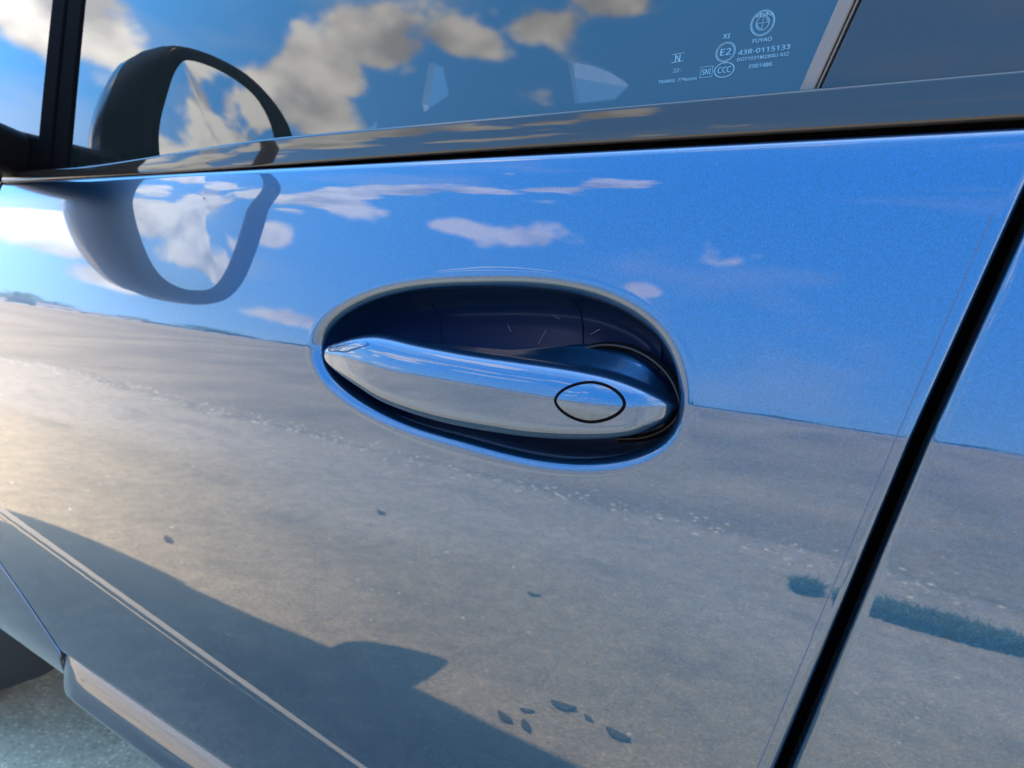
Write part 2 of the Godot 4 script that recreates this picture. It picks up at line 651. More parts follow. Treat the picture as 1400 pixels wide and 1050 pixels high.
func build_handle() -> void:
	var handle := Node3D.new()
	handle.name = "door_handle"
	car.add_child(handle, true)
	var g := Msh.new()
	var p := []
	var st := []
	for i in 120:
		var u := i / 119.0
		st.append(lerpf(-0.18298, 0.08698, 0.5 - 0.5 * cos(PI * u) if true else u))
	for x in st:
		var top := along(GRIP_TOP, x)
		var low := along(GRIP_LOW, x)
		var yc := grip_mid(x, top, low)
		var out := along(GRIP_OUT, x)
		var a := PackedVector3Array()
		var thick := lerpf(0.020, 0.048, maxf(smoothstep(-0.125, -0.15, x), smoothstep(0.0, 0.05, x)))
		var zt := out - grip_face(1.0, true, top - yc, x)
		var zb := out - grip_face(1.0, false, yc - low, x)
		var back := minf(out - thick, zt - 0.001)
		var crest := maxf(along(GRIP_BACK, x), top) if x > -0.0879 else top
		var deep := 0.0125 * smoothstep(-0.09, -0.03, x) * (1.0 - 0.62 * smoothstep(0.03, 0.078, x)) + lerpf(0.001, 0.003, smoothstep(-0.09, -0.03, x))
		a.append(Vector3(x, crest - 0.006, back - 0.006))
		a.append(Vector3(x, crest - 0.0006, zt - deep - 0.002))
		a.append(Vector3(x, crest, zt - deep))
		for j in range(1, 9):
			var t := j / 9.0
			a.append(Vector3(x, lerpf(crest, top, pow(t, 0.8)), zt - deep * (1.0 - t)))
		for j in 33:
			var f := j / 32.0
			var t := sin(f * PI * 0.5)
			t = 1.0 - pow(f, 1.9)
			var y := yc + t * (top - yc)
			a.append(Vector3(x, y, out - grip_face(t, true, top - yc, x)))
		for j in range(1, 33):
			var f := j / 32.0
			var t := 1.0 - pow(1.0 - f, 1.9)
			var y := yc - t * (yc - low)
			a.append(Vector3(x, y, out - grip_face(t, false, yc - low, x)))
		a.append(Vector3(x, low + 0.0004, zb - 0.002))
		a.append(Vector3(x, low + 0.003, lerpf(zb, back, 0.5)))
		a.append(Vector3(x, low + 0.006, back))
		p.append(a)
	g.loft(p, false, true)
	put("grip", g.done(), mats.paint, handle)
	# black gasket behind the rear end of the grip
	var line := PackedVector3Array()
	var tops := [[0.020, 0.8222], [0.036, 0.8262], [0.052, 0.8262], [0.066, 0.8222], [0.0765, 0.8160], [0.0835, 0.8085], [0.0880, 0.7985], [0.0865, 0.7920], [0.0820, 0.7862], [0.0745, 0.7808], [0.064, 0.7765], [0.050, 0.7735]]
	for i in tops.size(): line.append(Vector3(tops[i][0], tops[i][1], -0.024 + 0.014 * pow(sin(PI * (i + 0.6) / 12.2), 0.7)))
	for r in [[0.0023, 0.0, "void"], [0.0006, 0.0030, "rubber"]]:
		var lm := Msh.new()
		var pts := PackedVector3Array()
		for i in 60:
			var f := i / 59.0 * (line.size() - 1)
			var j := mini(int(f), line.size() - 2)
			pts.append(line[maxi(j - 1, 0)].lerp(line[j], 1).cubic_interpolate(line[j + 1], line[maxi(j - 1, 0)], line[mini(j + 2, line.size() - 1)], f - j) + Vector3(0, 0, r[1]))
		lm.tube(pts, r[0], 8)
		put("handle_gasket", lm.done(), mats[r[2]], handle)
	# touch button: a lens in a black ring
	var mid := Vector2(0.0446, 0.7947)
	var edge := func(w: float, s: float) -> Vector2:
		var r := 1.0 / pow(pow(absf(cos(w)), 1.75) + pow(absf(sin(w)), 1.75), 1.0 / 1.75)
		var o := Vector2(cos(w) * 0.0201, sin(w) * 0.0106) * r * s
		return mid + o.rotated(0.09) + Vector2(0, 0.0)
	var ring := PackedVector3Array()
	for i in 96:
		var e: Vector2 = edge.call(TAU * i / 96, 1.0)
		ring.append(Vector3(e.x, e.y, grip_z(e.x, e.y) - 0.0001))
	var rm := Msh.new()
	rm.tube(ring, 0.0010, 8, true)
	put("button_ring", rm.done(), mats.void, handle)
	var b := Msh.new()
	p = []
	for s in 14:
		var f := 0.965 * (1.0 - s / 13.0 * 0.995)
		var a := PackedVector3Array()
		for i in 96:
			var e: Vector2 = edge.call(TAU * i / 96, f)
			a.append(Vector3(e.x, e.y, grip_z(mid.x + (e.x - mid.x) * 0.95, e.y) + 0.0002 + 0.0017 * (1.0 - f * f)))
		p.append(a)
	b.loft(p, true)
	put("handle_button", b.done(), mats.paint, handle)


# ------------------------------------------------------------------ glass, trim, mirror
func win_z(y: float) -> float:
	var h := y - 0.955
	return -0.034 - 0.035 * h - 0.05 * h * h - 1.4 * pow(maxf(0.0, y - 1.2), 2)


func win_n(y: float) -> Vector3:
	return Vector3(0, -(win_z(y + 0.001) - win_z(y - 0.001)) / 0.002, 1).normalized()


# a sheet on the window's surface between two slanted edges, off proud of it
func pane(m: Msh, x0: Callable, x1: Callable, y0: float, y1: float, off: float, nx: int, ny: int) -> void:
	var p := []
	var q := []
	for j in ny + 1:
		var y := lerpf(y0, y1, j / float(ny))
		var a := PackedVector3Array()
		var b := PackedVector3Array()
		for i in nx + 1:
			a.append(Vector3(lerpf(x0.call(y), x1.call(y), i / float(nx)), y, win_z(y) + off))
			b.append(win_n(y))
		p.append(a)
		q.append(b)
	m.rows(p, q)


func bar(called: String, x0: Callable, x1: Callable, y0: float, y1: float, proud: float, material: Material, parent: Node, round := 0.003) -> void:
	var m := Msh.new()
	var p := []
	for j in 41:
		var y := lerpf(y0, y1, j / 40.0)
		var a := PackedVector3Array()
		var l: float = x0.call(y)
		var r: float = x1.call(y)
		var z := win_z(y) + proud
		a.append(Vector3(l, y, z - 0.012))
		for i in 7:
			var t := i / 6.0 * PI * 0.5
			a.append(Vector3(l + round * (1 - cos(t)), y, z - round * (1 - sin(t))))
		for i in 7:
			var t := PI * 0.5 * (1.0 - i / 6.0)
			a.append(Vector3(r - round * (1 - cos(t)), y, z - round * (1 - sin(t))))
		a.append(Vector3(r, y, z - 0.012))
		p.append(a)
	m.loft(p)
	put(called, m.done(), material, parent)


func build_glass() -> void:
	var side := Node3D.new()
	side.name = "side_window"
	car.add_child(side, true)
	var g := Msh.new()
	for off in [0.0]:
		pane(g, func(y: float) -> float: return -0.665 - 0.047 * (y - 0.966), func(y: float) -> float: return 0.130 + 0.285 * (y - 0.97), 0.945, 1.60, off, 24, 60)
	put("window_glass", g.done(), mats.glass, side)
	marks(side)
	var qg := Msh.new()
	pane(qg, func(y: float) -> float: return -1.42 + (y - 1.0) * 2.3 if y < 1.165 else -1.04 + 0.85 * (y - 1.165), func(y: float) -> float: return -0.715 - 0.035 * (y - 0.963), 0.945, 1.40, 0.002, 10, 40)
	put("quarter_glass", qg.done(), mats.dark_glass, car)
	bar("window_frame_bar", func(y: float) -> float: return -0.7240 - 0.035 * (y - 0.963), func(y: float) -> float: return -0.6880 - 0.041 * (y - 0.963), 0.945, 1.52, 0.004, mats.void, car)
	bar("window_seal", func(y: float) -> float: return -0.6875 - 0.041 * (y - 0.963), func(y: float) -> float: return -0.6514 - 0.047 * (y - 0.966), 0.945, 1.56, 0.0025, mats.void, car)
	# strip, groove and gloss panel of the centre pillar
	bar("pillar_trim_strip", func(y: float) -> float: return 0.1222 + 0.283 * (y - 0.9704), func(y: float) -> float: return 0.1295 + 0.30 * (y - 0.9704), 0.95, 1.60, 0.0055, mats.satin, car, 0.0012)
	bar("pillar_trim_strip", func(y: float) -> float: return 0.1302 + 0.305 * (y - 0.9704), func(y: float) -> float: return 0.1312 + 0.305 * (y - 0.9704), 0.95, 1.60, 0.0045, mats.satin, car, 0.0006)
	bar("pillar_panel", func(y: float) -> float: return 0.1324 + 0.31 * (y - 0.9704), func(y: float) -> float: return 0.236 + 0.31 * (y - 0.9704), 0.95, 1.60, 0.005, mats.gloss, car, 0.0012)
	var rg := Msh.new()
	pane(rg, func(y: float) -> float: return 0.24 + 0.31 * (y - 0.9704), func(_y: float) -> float: return 1.15, 0.945, 1.58, 0.0, 10, 30)
	put("rear_side_glass", rg.done(), mats.dark_glass, car)
	# belt moulding: gloss black, rounded at the top and drawn in below
	var m := Msh.new()
	var p := []
	for i in 90:
		var x := lerpf(-0.78, 1.1, i / 89.0)
		var top := 0.9525 + 0.0125 * smoothstep(-0.62, -0.25, x)
		var low := 0.9395 + 0.0035 * smoothstep(-0.5, 0.0, x)
		var zf := -0.0185
		var a := PackedVector3Array()
		a.append(Vector3(x, top - 0.004, zf - 0.018))
		a.append(Vector3(x, top - 0.0008, zf - 0.010))
		for j in 9:
			var t := PI * 0.5 * (1.0 - j / 8.0)
			a.append(Vector3(x, top - 0.0032 + 0.0032 * sin(t), zf - 0.0042 + 0.0032 * cos(t)))
		for j in range(1, 9):
			var t := j / 8.0
			a.append(Vector3(x, lerpf(top - 0.0032, low + 0.0022, t), zf - 0.001 + 0.0010 * t + 0.0004 * sin(PI * t)))
		for j in range(1, 7):
			var t := j / 6.0 * PI * 0.5
			a.append(Vector3(x, low + 0.0022 - 0.0022 * sin(t), zf - 0.0022 * (1 - cos(t))))
		a.append(Vector3(x, low + 0.001, zf - 0.010))
		p.append(a)
	m.loft(p)
	put("belt_moulding", m.done(), mats.gloss, car)
	var wiper := Msh.new()
	p = []
	for i in 60:
		var x := lerpf(-0.66, 0.122, i / 59.0)
		var top := 0.9525 + 0.0125 * smoothstep(-0.62, -0.25, x)
		p.append(PackedVector3Array([Vector3(x, top - 0.003, -0.0275), Vector3(x, top + 0.0003, -0.0285), Vector3(x, top + 0.0024, -0.0310), Vector3(x, top + 0.0028, -0.0335)]))
	wiper.loft(p, false, false)
	put("glass_wiper", wiper.done(), mats.rubber, car)


func word(s: String, at: Vector2, height: float, parent: Node, width := 0.0) -> void:
	var t := TextMesh.new()
	t.text = s
	var f := SystemFont.new()
	f.font_names = PackedStringArray(["Droid Sans"])
	t.font = f
	t.font_size = 64
	t.depth = 0.0
	t.curve_step = 3.0
	t.pixel_size = height / 84.0
	t.depth = 0.00012
	var o := put("glass_marking", t, mats.etch, parent)
	o.position = Vector3(at.x, at.y, win_z(at.y) + 0.00035)
	var box := t.get_aabb().size.x
	o.rotation.x = -atan2(win_n(at.y).y, win_n(at.y).z)
	if width > 0.0 and box > 0.0: o.scale.x = width / box
	o.scale.y = height / t.get_aabb().size.y


func ring_mark(at: Vector2, rx: float, ry: float, r: float, parent: Node) -> void:
	var m := Msh.new()
	var l := PackedVector3Array()
	for i in 48:
		var y := at.y + ry * sin(TAU * i / 48)
		l.append(Vector3(at.x + rx * cos(TAU * i / 48), y, win_z(y) + 0.0002))
	m.tube(l, r, 6, true)
	put("glass_marking", m.done(), mats.etch, parent)


func marks(parent: Node) -> void:
	var c := Vector2(0.0964, 1.0077)
	ring_mark(c, 0.0062, 0.0068, 0.00022, parent)
	ring_mark(c, 0.0056, 0.0061, 0.00014, parent)
	ring_mark(c, 0.0034, 0.0038, 0.00020, parent)
	var m := Msh.new()
	for s in [[1, 1], [-1, -1]]:
		var l := PackedVector3Array([Vector3(c.x, c.y, win_z(c.y) + 0.0003)])
		for i in 9:
			var w := PI * 0.5 * i / 8.0
			var y: float = c.y + s[1] * 0.0030 * sin(w)
			l.append(Vector3(c.x + s[0] * 0.0027 * cos(w), y, win_z(y) + 0.0003))
		m.tube(l, 0.00016, 6, true)
	m.tube(PackedVector3Array([Vector3(c.x - 0.0034, c.y, win_z(c.y) + 0.0003), Vector3(c.x + 0.0034, c.y, win_z(c.y) + 0.0003)]), 0.00012, 6)
	m.tube(PackedVector3Array([Vector3(c.x, c.y - 0.0038, win_z(c.y) + 0.0003), Vector3(c.x, c.y + 0.0038, win_z(c.y) + 0.0003)]), 0.00012, 6)
	put("glass_marking", m.done(), mats.etch, parent)
	for k in [["B", -0.62], ["M", 0.0], ["W", 0.62]]:
		word(k[0], c + Vector2(sin(k[1]) * 0.0044, cos(k[1]) * 0.0049), 0.0011, parent)
	word("FUYAO", Vector2(0.0974, 0.9984), 0.0022, parent, 0.0100)
	word("43R-0115133", Vector2(0.0992, 0.9930), 0.0026, parent, 0.0272)
	word("DOT1031M284U AS2", Vector2(0.0990, 0.9892), 0.0019, parent, 0.0272)
	word("E001486", Vector2(0.0985, 0.9848), 0.0021, parent, 0.0118)
	word("XI", Vector2(0.0777, 1.0031), 0.0026, parent, 0.0040)
	ring_mark(Vector2(0.0783, 0.9944), 0.0053, 0.0053, 0.00020, parent)
	ring_mark(Vector2(0.0783, 0.9944), 0.0046, 0.0046, 0.00012, parent)
	word("E2", Vector2(0.0783, 0.9944), 0.0036, parent, 0.0058)
	ring_mark(Vector2(0.0790, 0.9845), 0.0054, 0.0040, 0.00026, parent)
	word("CCC", Vector2(0.0790, 0.9845), 0.0032, parent, 0.0072)
	word("SNI", Vector2(0.0690, 0.9845), 0.0030, parent, 0.0050)
	var f := Msh.new()
	var l := PackedVector3Array()
	for k in [[-0.0034, -0.0030], [0.0034, -0.0030], [0.0034, 0.0030], [-0.0034, 0.0030]]:
		l.append(Vector3(0.0690 + k[0], 0.9845 + k[1], win_z(0.9845 + k[1]) + 0.0002))
	f.tube(l, 0.0002, 5, true)
	put("glass_marking", f.done(), mats.etch, parent)
	word("N", Vector2(0.0509, 0.9942), 0.0036, parent, 0.0030)
	for y in [0.9920, 0.9966]:
		var b := Msh.new()
		b.tube(PackedVector3Array([Vector3(0.0474, y, win_z(y) + 0.0002), Vector3(0.0544, y + 0.0004, win_z(y) + 0.0002)]), 0.0002, 5)
		put("glass_marking", b.done(), mats.etch, parent)
	word("22-", Vector2(0.0516, 0.9872), 0.0021, parent, 0.0046)
	word("TRANSL 77%min", Vector2(0.0524, 0.9815), 0.0019, parent, 0.0228)


func build_mirror() -> void:
	var wing := Node3D.new()
	wing.name = "wing_mirror"
	car.add_child(wing, true)
	# outlines of the housing and of the glass, z outwards and y up
	var smooth := func(o: Array) -> Array:
		var loop := []
		for i in o.size():
			for f in 6:
				var a := Vector2(o[(i + o.size() - 1) % o.size()][0], o[(i + o.size() - 1) % o.size()][1])
				var c := Vector2(o[(i + 1) % o.size()][0], o[(i + 1) % o.size()][1])
				var d := Vector2(o[(i + 2) % o.size()][0], o[(i + 2) % o.size()][1])
				loop.append(Vector2(o[i][0], o[i][1]).cubic_interpolate(c, a, d, f / 6.0))
		return loop
	var outer: Array = smooth.call([[0.040, 1.02], [0.042, 1.09], [0.054, 1.136], [0.072, 1.148], [0.110, 1.150], [0.152, 1.140], [0.192, 1.112], [0.216, 1.076], [0.226, 1.02], [0.226, 0.94], [0.216, 0.880], [0.190, 0.850], [0.140, 0.846], [0.100, 0.872], [0.062, 0.935]])
	var inner: Array = smooth.call([[0.052, 1.02], [0.054, 1.08], [0.060, 1.112], [0.072, 1.126], [0.110, 1.129], [0.148, 1.120], [0.178, 1.098], [0.196, 1.064], [0.204, 1.01], [0.204, 0.945], [0.197, 0.895], [0.180, 0.868], [0.140, 0.864], [0.108, 0.886], [0.074, 0.945]])
	var mid := Vector2(0.138, 1.003)
	var place := func(e: Vector2, scale: float, back: float) -> Vector3:
		var w := mid + (e - mid) * scale
		var thin := 1.0 - 0.72 * smoothstep(0.12, 0.222, w.x)
		return Vector3(-0.668 + 0.34 * w.x - (back if back <= 0.012 else 0.012 + (back - 0.012) * thin), w.y, w.x)
	var p := []
	for k in [[0.0, 0.012], [0.02, 0.003], [0.25, 0.0], [0.7, 0.0], [0.93, 0.003], [1.0, 0.010]]:
		var row := PackedVector3Array()
		for e in outer.size(): row.append(place.call((inner[e] as Vector2).lerp(outer[e], k[0]), 1.0, k[1]))
		p.append(row)
	for k in [[1.012, 0.03], [1.01, 0.07], [0.98, 0.10]]:
		var row := PackedVector3Array()
		for e in outer: row.append(place.call(e, k[0], k[1]))
		p.append(row)
	var h := Msh.new()
	h.loft(p, true)
	put("mirror_housing", h.done(), mats.plastic, wing)
	p = []
	for k in [[0.985, 0.0985], [0.97, 0.12], [0.90, 0.15], [0.78, 0.175], [0.55, 0.195], [0.25, 0.204], [0.02, 0.206]]:
		var row := PackedVector3Array()
		for e in outer: row.append(place.call(e, k[0], k[1]))
		p.append(row)
	var cp := Msh.new()
	cp.loft(p, true)
	put("mirror_cap", cp.done(), mats.paint, wing)
	var gl := Msh.new()
	p = []
	for k in [1.01, 0.6, 0.3, 0.02]:
		var row := PackedVector3Array()
		for e in inner:
			var w: Vector2 = mid + ((e as Vector2) - mid) * k
			row.append(Vector3(-0.6445 + 0.18 * w.x + 0.003 * (1 - k * k), w.y, w.x))
		p.append(row)
	gl.loft(p, true)
	put("mirror_glass", gl.done(), mats.mirror, wing)
	# foot from the door to the housing
	var ft := Msh.new()
	p = []
	for i in 12:
		var t := i / 11.0
		var c := Vector3(-0.81 + 0.10 * t, 0.978, lerpf(-0.04, 0.08, t))
		var row := PackedVector3Array()
		for k in 24:
			var w := TAU * k / 24
			var e := Vector2(signf(cos(w)) * pow(absf(cos(w)), 0.6), signf(sin(w)) * pow(absf(sin(w)), 0.6))
			row.append(c + Vector3(e.x * 0.055, e.y * lerpf(0.030, 0.026, t) + (-0.008 * e.x * 0.6), 0))
		p.append(row)
	ft.loft(p, true)
	put("mirror_foot", ft.done(), mats.plastic, wing)


func points_of(k: Array) -> PackedVector2Array:
	var out := PackedVector2Array()
	for q in k: out.append(Vector2(q[0], q[1]))
	return out


func build_shell() -> void:
	# roof, pillars, screens and the far side: seen in reflections, through the glass and as the shadow on the ground
	var r := Msh.new()
	var p := []
	for i in 30:
		var x := lerpf(-0.62, 1.9, i / 29.0)
		var fall := 0.30 * pow(maxf(0, (x - 0.6) / 1.3), 2) * 0.5 + 0.05 * pow(maxf(0.0, (0.1 - x) / 0.7), 2)
		var a := PackedVector3Array()
		for j in 25:
			var u := j / 24.0 * 2.0 - 1.0
			a.append(Vector3(x, 1.725 - fall + 0.05 * (1.0 - u * u) - 0.07 * pow(absf(u), 8), -0.95 + u * 0.655))
		p.append(a)
	r.loft(p, false, true)
	put("roof", r.done(), mats.paint, car)
	var hl := Msh.new()
	p = []
	for i in 12:
		var x := lerpf(-0.55, 1.8, i / 11.0)
		var a := PackedVector3Array()
		for j in 13:
			var u := j / 12.0 * 2.0 - 1.0
			a.append(Vector3(x, 1.69 - 0.06 * pow(absf(u), 4) - 0.1 * pow(maxf(0, (x - 0.6) / 1.3), 2), -0.95 + u * 0.62))
		p.append(a)
	hl.loft(p)
	put("headliner", hl.done(), mats.cloth, car)
	# side rail and windscreen pillar
	for z in [[0.0, 1.0], [-1.9, -1.0]]:
		var path := PackedVector3Array()
		for i in 40:
			var t := i / 39.0
			var k := [[-1.50, 1.08, 0.00], [-1.03, 1.175, -0.040], [-0.86, 1.36, -0.125], [-0.62, 1.60, -0.255], [-0.35, 1.67, -0.295], [0.3, 1.69, -0.31], [1.2, 1.66, -0.30], [1.9, 1.45, -0.24]]
			var f := t * (k.size() - 1)
			var j := mini(int(f), k.size() - 2)
			var a := Vector3(k[j][0], k[j][1], k[j][2]).lerp(Vector3(k[j + 1][0], k[j + 1][1], k[j + 1][2]), f - j)
			path.append(Vector3(a.x, a.y, z[0] + z[1] * a.z))
		var rail := Msh.new()
		rail.tube(path, 0.034, 12)
		put("windscreen_pillar", rail.done(), mats.paint, car)
		if z[0] == 0.0:
			var strip := PackedVector3Array()
			for q in path: strip.append(q + Vector3(0.020, -0.030, 0.012))
			var sm := Msh.new()
			sm.tube(strip, 0.010, 8)
			put("pillar_moulding", sm.done(), mats.satin, car)
	var ws := Msh.new()
	p = []
	for i in 12:
		var t := i / 11.0
		var a := PackedVector3Array()
		for j in 13:
			var u := j / 12.0 * 2.0 - 1.0
			a.append(Vector3(lerpf(-1.40, -0.60, t) + 0.10 * u * u, lerpf(1.02, 1.67, t), -0.95 + u * lerpf(0.88, 0.68, t)))
		p.append(a)
	ws.loft(p)
	put("windscreen", ws.done(), mats.glass, car)
	var shade := Msh.new()  # added panel behind the windscreen, stops sun leaking through to the ground
	p = []
	for i in 12:
		var t := i / 11.0
		var a := PackedVector3Array()
		for j in 13:
			var u := lerpf(0.12, 1.0, j / 12.0)
			a.append(Vector3(lerpf(-1.36, -0.57, t) + 0.10 * u * u, lerpf(1.01, 1.66, t), -0.95 + u * lerpf(0.88, 0.68, t)))
		p.append(a)
	shade.loft(p)
	put("added_sun_blocker", shade.done(), mats.cloth, car)
	var hood := Msh.new()
	p = []
	for i in 14:
		var x := lerpf(-1.36, -2.62, i / 13.0)
		var a := PackedVector3Array()
		for j in 17:
			var u := j / 16.0 * 2.0 - 1.0
			a.append(Vector3(x, 1.16 - 0.16 * pow(i / 13.0, 2.5) - 0.06 * pow(absf(u), 6), -0.95 + u * (0.99 - 0.07 * pow(i / 13.0, 3))))
		p.append(a)
	hood.loft(p)
	put("bonnet", hood.done(), mats.paint, car)
	var nose := Msh.new()
	nose.box(Vector3(-2.62, 0.36, -1.80), Vector3(-2.34, 0.98, -0.10))
	put("front_bumper", nose.done(), mats.paint, car)
	var tail := Msh.new()
	tail.box(Vector3(2.1, 0.35, -1.78), Vector3(2.28, 1.15, -0.12))
	put("tailgate", tail.done(), mats.paint, car)
	var fl := Msh.new()
	fl.box(Vector3(-2.3, 0.40, -1.78), Vector3(2.2, 0.44, -0.16))
	put("floor_pan", fl.done(), mats.rubber, car)
	var bulk := Msh.new()
	bulk.box(Vector3(-1.30, 0.44, -1.80), Vector3(-0.95, 1.04, -0.14))
	bulk.box(Vector3(-2.25, 0.80, -1.80), Vector3(-0.82, 1.02, -0.06))  # added fill under the bonnet, keeps stray sun out of the car's shadow
	put("dashboard_and_sun_blocker", bulk.done(), mats.cloth, car)
	var inner := Msh.new()
	inner.box(Vector3(-0.95, 0.42, -0.14), Vector3(1.1, 0.93, -0.075))
	put("door_lining", inner.done(), mats.cloth, car)
	# far side: body below, a wall of trim above with its two panes
	var far := Msh.new()
	far.box(Vector3(-2.3, 0.42, -1.90), Vector3(2.2, 0.98, -1.82))
	put("far_body_side", far.done(), mats.paint, car)
	for part in [["far_side_trim", -1.60, [[-1.9, 0.98], [1.9, 0.98], [1.9, 1.45], [1.2, 1.72], [-0.62, 1.72], [-1.4, 1.0]], [[[-0.62, 1.06], [0.10, 1.06], [0.16, 1.58], [-0.42, 1.60], [-0.62, 1.44]], [[0.28, 1.06], [1.1, 1.06], [1.0, 1.56], [0.34, 1.58]]]],
			["added_cabin_mask", -0.80, [[-0.96, 0.5], [1.4, 0.5], [1.4, 1.60], [-0.55, 1.66], [-0.96, 1.36]], [[[-0.822, 1.385], [-0.784, 1.372], [-0.760, 1.31], [-0.822, 1.280], [-0.832, 1.30]], [[-0.482, 1.352], [-0.44, 1.342], [-0.40, 1.325], [-0.36, 1.300], [-0.328, 1.268], [-0.455, 1.266]]]]]:  # second sheet is added, its cut-outs shape the pale patches behind the glass
		var sheet := CSGPolygon3D.new()
		sheet.polygon = points_of(part[2])
		sheet.depth = 0.02
		sheet.name = part[0]
		sheet.material = mats.cloth
		sheet.position = Vector3(0, 0, part[1])
		for k in part[3]:
			var cut := CSGPolygon3D.new()
			cut.polygon = points_of(k)
			cut.depth = 0.2
			cut.position.z = 0.1
			cut.operation = CSGShape3D.OPERATION_SUBTRACTION
			cut.name = "opening"
			sheet.add_child(cut)
		car.add_child(sheet)
	# front seats
	for z in [-0.50, -1.38]:
		var seat := Msh.new()
		var back := []
		for i in 14:
			var t := i / 13.0
			var a := PackedVector3Array()
			for k in 20:
				var w := TAU * k / 20
				a.append(Vector3(0.16 + 0.16 * t + 0.06 * cos(w), lerpf(0.55, 1.22, t), z + 0.23 * (1.0 - 0.35 * t * t) * sin(w)))
			back.append(a)
		seat.loft(back, true)
		seat.box(Vector3(-0.34, 0.45, z - 0.25), Vector3(0.2, 0.62, z + 0.25))
		put("seat", seat.done(), mats.cloth, car)
		var hr := SphereMesh.new()
		hr.radius = 0.13
		hr.height = 0.26
		var ho := put("headrest", hr, mats.cloth, car)
		ho.position = Vector3(0.35, 1.34, z)
		ho.scale = Vector3(0.45, 0.8, 1.0)


